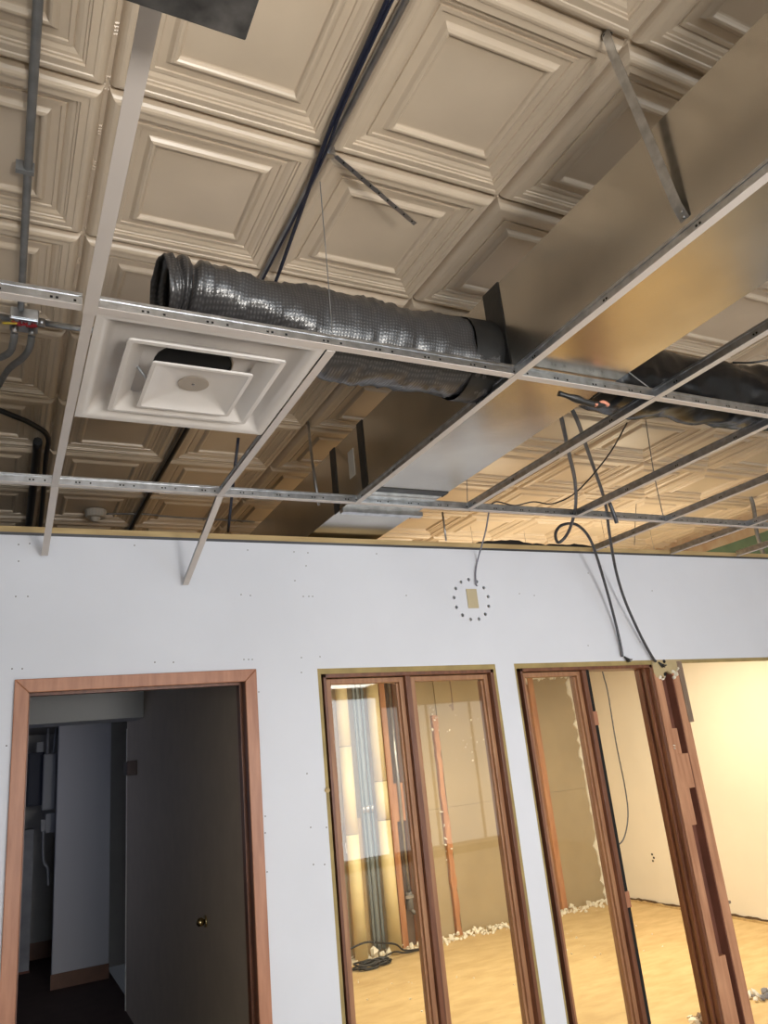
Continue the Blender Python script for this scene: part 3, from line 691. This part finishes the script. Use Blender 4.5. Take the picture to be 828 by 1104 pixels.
# strap further on under the duct
WIRES = [('left of the duct, by the diffuser', [at(345, 196, 1.66), at(352, 280, 1.63), (0.757, Y1, ZG+0.036)], 0.0016),
         ('at the first dark tee over the near rail', [at(662, 372, 1.66), at(668, 392, 1.64), (1.915, Y1, ZG+0.036)], 0.002),
         ('between the second and third dark tees', [at(696, 452, 2.86), at(705, 510, 2.83), (3.19, Y2, ZG+0.036)], 0.0028),
         ('rising beside the duct end by the far rail', [at(500, 470, 2.78), at(503, 515, 2.80), (1.93, Y2, ZG+0.036)], 0.0022),
         ('pair left over the wall, near the far rail', [at(553+26, 0, 1.0) if False else at(686, 543, 3.3), at(685, 560, 3.3), at(684, 588, 3.32)], 0.0022)]
for lab, pts, r in WIRES:
    cable('hanger_wire', 'thin twisted hanger wire ' + lab, 'wire', pts, r, GREYP, 5, 6)
cable('hanger_rod', 'straight steel hanger rod behind the far rail by the duct end', 'rod', [at(477, 552, 3.2), at(481, 583, 3.2)], 0.005, STEEL, 0)
cable('hanger_rod', 'dark cable hanging behind the right diffuser tee', 'cable', [at(257, 472, 3.0), at(251, 525, 3.1), at(246, 573, 3.44)], 0.007, NAVY, 4)
cable('hanger_rod', 'faint threaded rod left of the taped duct joint', 'rod', [atz(332, 455, ZC-.01), at(337, 500, 3.05), at(344, 545, 3.05)], 0.007, STEEL, 3)
cable('thin_cable', 'thin black wire sagging across the bright tin tiles to the far rail', 'wire', [at(676, 456, 2.15), at(655, 492, 2.35), at(622, 530, 2.55), at(596, 543, 2.66), at(575, 541, 2.72), at(555, 545, 2.76), at(535, 541, 2.80), at(526, 548, 2.82)], 0.0034, BLACK)
cable('thin_cable', 'grey wire hanging down the wall into the ring of holes', 'wire', [at(527, 553, 2.86), at(523, 575, 3.1), at(516, 600, 3.36), at(513, 615, 3.385), at(513, 629, 3.388), at(515, 632, 3.41)], 0.0042, mat('grey_wire', (0.20, 0.20, 0.25), 0.5))
cable('armoured_cable', 'grey armoured cable with a loop, left of the two reaching the window head', 'cable', [(1.778, 1.93, 2.86), at(606, 454, 1.95), at(613, 487, 2.2), at(620, 520, 2.45), at(620, 550, 2.78), at(612, 575, 2.98), at(602, 585, 3.02), at(599, 575, 3.04), at(606, 566, 3.06), at(622, 566, 3.08), at(637, 583, 3.12), at(650, 622, 3.25), at(662, 665, 3.34), at(669, 695, 3.375), at(671, 708, 3.385)], 0.0082, BX, 7)
cable('armoured_cable', 'grey armoured cable, right of the two, ending at the broken post', 'cable', [(1.83, 1.965, 2.92), at(620, 448, 1.95), at(634, 487, 2.3), at(652, 540, 2.75), at(657, 575, 3.0), at(664, 615, 3.2), at(674, 648, 3.29), at(690, 684, 3.345), at(703, 708, 3.372), at(707, 713, 3.38)], 0.0082, BX, 7)
cable('cable_end', 'short loose armoured cable tip resting on the far rail', 'cable', [at(657, 542, 2.78), at(662, 555, 2.79), at(665, 564, 2.79)], 0.010, BX, 4)
for (q, lab) in (((675, 711), 'dark wire tips lying on the tan head of the right window'), ((712, 717), 'dark wire tips at the top of the broken post')):
    w_ = thing('wire_end', lab, 'wire', at(q[0], q[1], 3.39))
    for (dx, dy) in ((8, 0), (6, 2.5), (3, 3)):
        obj('strand', T([at(q[0]-2, q[1]-3, 3.388), at(q[0]+dx*.5, q[1]+dy*.5, 3.384), at(q[0]+dx*.8, q[1]+dy*.8, 3.392)], 0.0042, 6, 3), BLACK, w_)
cable('pipe_elbow', 'grey pipe hooking down at the far right by the green wall', 'pipe', [at(800, 530, 3.9), at(809, 536, 3.9), at(813, 550, 3.9), at(816, 575, 3.9), at(824, 600, 3.95)], 0.016, GREYP, 5)
cable('thin_cable', 'black cable at the right frame edge over the black flexible duct', 'wire', [at(790, 391, 1.55), at(810, 391, 1.5), at(835, 387, 1.45)], 0.004, BLACK, 4)
sd = thing('ceiling_rosette', 'pale round fitting on the dark tin ceiling above the door', 'fitting', (0.514, 5.03, 3.33))
bm = bmesh.new(); bmesh.ops.create_cone(bm, segments=20, radius1=0.062, radius2=0.07, depth=0.05, cap_ends=True, matrix=Matrix.Translation((0.514, 5.03, 3.365))); obj('base', bm, mat('rosette_grey', (0.42, 0.38, 0.33), 0.6), sd, 0.004)
bm = bmesh.new(); bmesh.ops.create_cone(bm, segments=16, radius1=0.02, radius2=0.035, depth=0.03, cap_ends=True, matrix=Matrix.Translation((0.514, 5.03, 3.327))); obj('nozzle', bm, mat('rosette_grey', (0.42, 0.38, 0.33), 0.6), sd, 0.003)
cable('thin_cable', 'thin cable running along the dark ceiling from the round fitting', 'wire', [(0.58, 5.03, 3.37), (0.8, 4.98, 3.365), (1.05, 5.0, 3.36), (1.6, 5.05, 3.37)], 0.006, GREYP)
# black plastic torn over the plate
n = 30; bm = bmesh.new()
rp = random.Random(11)
ptsx = [2.40+0.95*i/n for i in range(n+1)]
prism(bm, [(x, 2.7585) for x in ptsx]+[(x, 2.775+0.020*math.exp(-((x-2.62)/.14)**2)+0.014*math.exp(-((x-3.12)/.1)**2)+rp.uniform(-.006, .004)) for x in ptsx][::-1], 'y', 3.44, 3.50)
tag(obj('plastic_sheet', bm, BLACK), 'torn black plastic lying on top of the wall behind the looped cable', 'plastic sheet')
bm = bmesh.new(); bmesh.ops.create_icosphere(bm, subdivisions=2, radius=1, matrix=Matrix.Translation(at(593, 570, 3.9)) @ Matrix.Diagonal((0.07, 0.05, 0.014, 1)))
for v in bm.verts: v.co += noise.noise_vector(v.co*20)*0.008
# dark speckled panel close overhead
pn = thing('hanging_board', 'black speckled ceiling panel hanging close overhead at the top left', 'panel', (-0.05, 0.45, 2.55))
obj('board', B((-0.37, 0.236, 0.07, 0.687, 2.55, 2.566)), SPECK, pn, 0.002)
for x, y in ((-0.30, 0.12), (0.18, 0.12), (-0.30, 0.55)): obj('wire', T([(x, y, 2.566), (x, y, 3.40)], 0.0015, 6), GREYP, pn)

# ------------------------------------------------------------------ wall fittings
pt = tag(obj('blank_plate', B((2.243, 2.311, D-0.006, D, 2.384, 2.491)), PLATE, None, 0.003), 'small ivory plate in the ring of black holes on the white wall', 'plate')
# broken post between the right window and the open bay
po = thing('broken_post', 'broken wooden post with a dark slot beside the open bay', 'post', (3.6, 3.46, 0))
yf = D-0.004
obj('stud', B((3.489, 3.545, yf, D+0.12, 0, 2.03)), OLDW, po, 0.002)
obj('stud', B((3.640, 3.702, yf, D+0.12, 0, 2.03)), OLDW, po, 0.002)
obj('slot_shade_back', B((3.545, 3.640, D+0.055, D+0.12, 0, 2.03)), DARKW, po)
obj('slot_shade_side', B((3.633, 3.640, yf+0.004, D+0.055, 0, 2.03)), DARKW, po)  # thin dark board paints the stud's inner side as shaded
obj('block', B((3.545, 3.633, yf+0.002, D+0.055, 1.325, 1.515)), OLDW, po, 0.002)
obj('block', B((3.545, 3.590, yf+0.006, D+0.055, 1.515, 1.66)), OLDW, po, 0.002)
obj('block', B((3.545, 3.590, yf+0.006, D+0.055, 1.13, 1.325)), OLDW, po, 0.002)
obj('block', B((3.545, 3.600, yf+0.006, D+0.055, 0.0, 0.47)), OLDW, po, 0.002)
gb = obj('side_board', B((3.690, 3.730, yf-0.006, D+0.13, 1.685, 2.045)), GREYW, po, 0.003)
rq = random.Random(9)
pl = [(3.490, 1.985), (3.505, 1.955), (3.545, 1.968), (3.565, 1.95), (3.575, 1.985), (3.60, 1.99), (3.63, 1.972), (3.66, 1.985), (3.70, 1.99), (3.735, 1.995), (3.722, hz(3.72)), (3.490, hz(3.49))]
bm = bmesh.new(); prism(bm, pl, 'y', D-0.006, D+0.012); obj('gypsum_scrap', bm, mat('gypsum_scrap', (0.46, 0.36, 0.20), 0.8, var=0.15), po)
bm = bmesh.new()
for (x, z_, s) in ((3.53, 1.955, .016), (3.55, 1.945, .014), (3.565, 1.955, .01), (3.645, 1.985, .02), (3.66, 1.965, .018), (3.675, 1.99, .016), (3.64, 1.95, .012), (3.53, 1.565, .012), (3.527, 1.55, .008)): chunk(bm, (x, D-0.008, z_), s, rq)
stuff(obj('plaster_bits', bm, PLASTER, po))
for (q) in ((716, 713), (717, 727)):
    c = at(q[0], q[1], D-0.007); obj('knot_hole', T([(c.x, D-0.0085, c.z), (c.x, D-0.004, c.z)], 0.011, 10), HOLE, po)
for (z_) in (0.80, 1.02, 1.45, 1.80, 1.32, 1.60):
    obj('nail', T([(3.702, 3.42, z_), (3.724, 3.42, z_+rq.uniform(-.01, .01))], 0.003, 6), SCREW, po)
obj('splinter', B((3.70, 3.728, 3.405, 3.43, 0.70, 0.715)), GREYW, po)

# ------------------------------------------------------------------ hallway things
kb = thing('wall_bumper', 'small round brass knob on the dark hallway wall', 'knob', (1.0, 4.28, 0.95))
obj('rose', T([(1.0, 4.28, 0.968), (0.992, 4.28, 0.968)], 0.028, 16), BRASS, kb)
bm = bmesh.new(); bmesh.ops.create_uvsphere(bm, u_segments=16, v_segments=10, radius=0.021, matrix=Matrix.Translation((0.972, 4.28, 0.968)))
for f in bm.faces: f.smooth = True
obj('knob', bm, BRASS, kb)
hb = thing('wall_box', 'small black box high on the dark hallway wall near its end', 'wall box', (1.0, 6.6, 1.72))
obj('case', B((0.93, 1.0, 6.50, 6.68, 1.72, 1.82)), BLACK, hb, 0.004)
obj('side_plate', B((0.928, 1.0, 6.455, 6.498, 1.715, 1.825)), mat('brown_plate', (0.10, 0.055, 0.045), 0.5), hb, 0.003)
ep = thing('electrical_panel', 'tall narrow grey electrical panel in the dark hallway recess', 'electrical panel', (0.47, 8.8, 1.43))
c0, c1_ = at(49, 813, 8.6), at(62, 872, 8.6)
obj('cabinet', B((0.44, 0.56, 8.6, 8.75, c1_.z, c0.z)), EBOX, ep, 0.004)
epd = obj('door', B((0.448, 0.552, 8.592, 8.60, c1_.z+.012, c0.z-.012)), EBOX, ep, 0.003)
obj('latch', B((0.49, 0.51, 8.586, 8.592, c1_.z+.2, c1_.z+.235)), EBOX, epd)
sb = thing('switch_box', 'small grey box with a lever below the hallway electrical panel', 'electrical box', (0.5, 8.8, 1.2))
c0, c1_ = at(52, 877, 8.6), at(61, 897, 8.6)
obj('case', B((0.475, 0.56, 8.6, 8.72, c1_.z, c0.z)), EBOX, sb, 0.004)
obj('lever', B((0.435, 0.475, 8.60, 8.66, c1_.z+.02, c0.z-.05)), EBOX, sb, 0.003)
for k, x in enumerate((0.475, 0.53)):
    cable('conduit', 'thin conduit rising from the hallway electrical panel, %s one' % ('left', 'right')[k], 'conduit', [(x, 8.66, at(49, 813, 8.6).z), (x+0.02*k, 8.67, 2.26)], 0.013, EBOX, 0)
cable('cable', 'grey cable drooping below the small hallway electrical box', 'cable', [(0.46, 8.63, at(61, 893, 8.6).z), (0.47, 8.62, 1.03), (0.51, 8.61, 0.95), (0.52, 8.60, 0.80)], 0.012, EBOX)
nb = thing('dark_cabinet', 'dark navy cabinet high in the hallway recess', 'cabinet', (0.3, 9.0, 1.3))
ca, cb = at(31, 812, 8.9), at(46, 868, 8.9)
obj('body', B((ca.x, cb.x, 8.9, 9.1, cb.z, ca.z)), DNAVY, nb, 0.004)
obj('door', B((ca.x+.01, cb.x-.01, 8.892, 8.90, cb.z+.015, ca.z-.015)), DNAVY, nb, 0.003)
obj('top_box', B((ca.x+.07, cb.x-.01, 8.88, 8.98, ca.z, ca.z+.10)), EBOX, nb, 0.003)
lc = thing('lower_column', 'pale narrow column in the hallway recess below the dark cabinet', 'column', (0.33, 9.2, 0))
obj('shaft', B((0.25, 0.40, 9.1, 9.3, 0, 1.30)), mat('column_grey', (0.30, 0.30, 0.32), 0.7, var=0.25, scale=6), lc, 0.004)
obj('plinth', B((0.245, 0.405, 9.095, 9.3, 0, 0.02)), DARKW, lc)
ds = thing('door_stop', 'tiny white door stop at the left jamb of the hallway door', 'door stop', (0.20, 7.2, 0))
q = atz(19, 1043, 0.04); ds.location = (q.x, q.y, 0)
obj('stem', T([(q.x, q.y, 0.0), (q.x, q.y, 0.03)], 0.008, 8), STEEL, ds)
obj('tip', T([(q.x, q.y, 0.03), (q.x, q.y, 0.05)], 0.014, 8), WPAINT, ds)

# ------------------------------------------------------------------ the adjoining room: pipes, cables, rubble
def drain(label, x, y, r, joints, ztop=2.6):
    t = thing('drain_pipe', label, 'pipe', (x, y, 0))
    zs = [0]+joints+[ztop]
    for a, b in zip(zs, zs[1:]): obj('pipe_length', T([(x, y, a+0.003), (x, y, b-0.003)], r, 20), PIPEC, t)
    for z_ in joints: obj('joint', T([(x, y, z_-0.007), (x, y, z_+0.007)], r*0.97, 20), mat('joint_brown', (0.25, 0.19, 0.10), 0.7), t)
    return t
drain('cream drain pipe behind the left window pane, left one', 2.925, 6.80, 0.058, [1.02, 1.78])
drain('cream drain pipe behind the left window pane, right one', 3.255, 6.80, 0.060, [1.10, 1.44])
pc = [('grey-green conduit standing between the cream pipes, thin left one', 3.075, 0.013), ('grey conduit standing between the cream pipes, thicker middle one', 3.115, 0.024), ('grey conduit standing between the cream pipes, right one', 3.165, 0.016)]
for lab, x, r in pc:
    t = thing('conduit', lab, 'conduit', (x, 6.84, 0))
    obj('pipe', T(rough_path([(x, 6.84, 0.05), (x, 6.84, 0.7), (x, 6.84, 1.4), (x, 6.84, 2.6)], 0.004, 3), r, 8, 4), mat('conduit_bluegrey', (0.20, 0.23, 0.24), 0.45, 0.3), t)
    obj('coupling', T([(x, 6.84, 1.18), (x, 6.84, 1.24)], r*1.35, 8), STEEL, t)
gp = thing('water_pipe', 'thin grey water pipe with a valve between the orange studs', 'pipe', (3.482, 6.90, 0.3))
obj('pipe', T([(3.480, 6.88, 0.42), (3.480, 6.88, 2.5)], 0.017, 10), STEEL, gp)
obj('valve', T([(3.480, 6.88, 0.30), (3.480, 6.88, 0.45)], 0.030, 10), SCREW, gp)
obj('handle', B((3.428, 3.533, 6.845, 6.86, 0.40, 0.425)), STEEL, gp)
obj('elbow', T([(3.480, 6.88, 0.32), (3.498, 6.85, 0.28), (3.528, 6.84, 0.28)], 0.018, 8, 3), SCREW, gp)
bd = thing('leaning_board', 'tan scrap board standing behind the left cream pipe', 'board', (3.0, 6.88, 0))
obj('sheet', B((2.88, 3.06, 6.872, 6.884, 0, 1.14)), mat('scrap_board', (0.42, 0.29, 0.13), 0.8, var=0.15), bd, 0.003)
obj('torn_flap', B((2.88, 2.96, 6.866, 6.872, 0.86, 0.95)), PLASTER, bd)
# rubble, nobody could count it
rr_ = random.Random(21); bm = bmesh.new()
for k in range(520):
    x = rr_.uniform(2.6, 5.9); y = 6.865-abs(rr_.gauss(0, 0.07)); s = rr_.uniform(.006, .024)
    z_ = s*.4+max(0, .05-(6.9-y)*.5)*rr_.random()
    chunk(bm, (x, y, z_), s, rr_)
for k in range(60): chunk(bm, (rr_.uniform(2.5, 5.2), rr_.uniform(5.2, 6.8), .004), rr_.uniform(.004, .010), rr_)
ru = stuff(obj('plaster_rubble', bm, PLASTER)); ru['label'] = 'white plaster rubble along the foot of the tan far wall'; ru['category'] = 'rubble'
rr_ = random.Random(4)
for k, (x, y, s) in enumerate(((3.05, 6.80, .055), (3.12, 6.78, .04), (3.20, 6.80, .045), (4.25, 6.82, .05), (5.5, 6.84, .045))):
    bm = bmesh.new(); chunk(bm, (x, y, s*.75), s, rr_); zmin = min(v.co.z for v in bm.verts)
    for v in bm.verts: v.co.z -= zmin
    tag(obj('plaster_chunk', bm, PLASTER), 'bigger white plaster chunk ' + ('left of the grey conduits', 'at the foot of the grey conduits', 'by the right cream pipe', 'seen through the second pane', 'seen through the third pane near the corner')[k], 'plaster')
# coil of cable on the floor
pts = []
for k in range(60):
    a = k*0.55; r = 0.10+0.03*math.sin(k*1.7)
    pts.append((2.90+r*1.3*math.cos(a)+0.02*math.sin(k), 6.55+r*0.6*math.sin(a), 0.012+0.035*(0.5+0.5*math.sin(k*0.9))))
pts += [(3.0, 6.60, 0.03), (3.15, 6.62, 0.06), (3.3, 6.66, 0.02), (3.6, 6.72, 0.012)]
cable('cable_coil', 'tangled black cable on the tan floor below the cream pipes', 'cable', pts, 0.008, BLACK, 3, 6)
cable('loose_cable', 'black cable draped across the foot of the cream pipes', 'cable', [(2.7, 6.70, 0.12), (2.9, 6.66, 0.17), (3.05, 6.66, 0.14), (3.2, 6.68, 0.10), (3.3, 6.70, 0.03), (3.5, 6.72, 0.01)], 0.008, BLACK)
hk = cable('hanging_hook', 'thin rod with a hook hanging behind the second window pane', 'hook', [(3.965, 6.5, ZC+0.006), (3.965, 6.5, 2.12), (3.945, 6.5, 2.07), (3.925, 6.5, 2.06)], 0.007, mat('hook_brown', (0.22, 0.14, 0.08), 0.5), 4)
cable('hanging_cable', 'thin dark cable hanging down the cream wall behind the empty pane', 'cable', [at(648, 716, 6.0)+Vector((0, 0, ZC+0.005-at(648, 716, 6.0).z)), at(648, 716, 6.0), at(655, 745, 6.0), at(664, 800, 6.02), at(674, 850, 6.05), at(677, 880, 6.05), at(672, 905, 6.05), at(660, 915, 6.1)], 0.0065, BX)
for k, (px, py, lab) in enumerate(((757, 1096, 'left'), (822, 1072, 'right'))):
    g_ = atz(px, py, 0.02); t = thing('scrap_pile', 'grey scrap lying on the tan floor behind the broken post, %s one' % lab, 'scrap', (g_.x, g_.y, 0))
    bm = bmesh.new(); rs2 = random.Random(k)
    for j in range(9): chunk(bm, (g_.x+rs2.uniform(-.09, .09), g_.y+rs2.uniform(-.04, .04), 0.02), rs2.uniform(.012, .03), rs2)
    stuff(obj('chips', bm, EBOX if k else GREYW, t))
    bm = bmesh.new()
    for j in range(5): chunk(bm, (g_.x+rs2.uniform(-.12, .12), g_.y+rs2.uniform(-.05, .05), 0.02), rs2.uniform(.015, .035), rs2)
    stuff(obj('plaster', bm, PLASTER, t))
# hanging panels that light the adjoining room
for k, (x, y, z_) in enumerate(LAMPS):
    t = thing('pendant_light', 'square light panel hung in the room behind the windows, %s' % ('nearest the hallway', 'middle one', 'nearest the open bay')[k], 'lamp', (x, y, z_))
    obj('housing', B((x-.31, x+.31, y-.31, y+.31, z_, z_+.035)), WPAINT, t, 0.004)
    for dx in (-.27, .27): obj('wire', T([(x+dx, y, z_+0.035), (x+dx, y, ZC+0.004)], 0.002, 6), STEEL, t)
    area('panel_light', (x, y, z_-0.004), (0, 0, 0), 0.56, 0.56, LAMP, WARM)
    if k: area('added_uplight', (x, y, z_+0.04), (math.pi, 0, 0), 0.56, 0.56, LAMP*0.25, WARM)  # added upward fill, brightens the tin ceiling only
# front room panels behind the camera: right rear shows in the glass, others added
for k, (x, y) in enumerate(((4.7, -4.15), (0.9, -3.2), (6.6, -1.6), (-1.0, -1.4))):
    t = thing('ceiling_light', 'flat lit ceiling panel, out of view behind the viewer, %s' % ('right rear', 'centre rear', 'right', 'left')[k], 'light', (x, y, ZG))
    obj('frame', B((x-.61, x+.61, y-.31, y+.31, ZG+.012, ZG+.06)), WPAINT, t)
    obj('diffuser', B((x-.59, x+.59, y-.29, y+.29, ZG, ZG+.012)), TROFF, t)
    for dx in (-.55, .55): obj('wire', T([(x+dx, y, ZG+.06), (x+dx, y, ZC)], 0.002, 6), STEEL, t)
# body of the added fill lamp, unseen behind the viewer
LY = mat('lamp_yellow', (0.6, 0.42, 0.05), 0.5)
bx0, by0 = 0.935, -1.16
wl = thing('fill_lamp', 'yellow twin fill lamp on a tripod, added unseen behind the viewer', 'lamp', (bx0, by0, 0))
for loc, qd in HEADS:
    bm = bmesh.new(); bx(bm, -0.27, 0.27, -0.18, 0.18, 0.012, 0.07)
    bmesh.ops.transform(bm, matrix=Matrix.Translation(loc) @ qd.to_matrix().to_4x4(), verts=bm.verts); obj('head', bm, LY, wl)
obj('cross_bar', T([(HEADS[0][0].x, by0, 1.28), (HEADS[1][0].x, by0, 1.42)], 0.014, 8), BLACK, wl)
obj('pole', T([(bx0, by0, 0.45), (bx0, by0, 1.35)], 0.016, 8), BLACK, wl)
for k in range(3):
    a = 2*math.pi*k/3; obj('leg', T([(bx0, by0, 0.5), (bx0+0.4*math.cos(a), by0+0.4*math.sin(a), 0.01)], 0.012, 8), BLACK, wl)
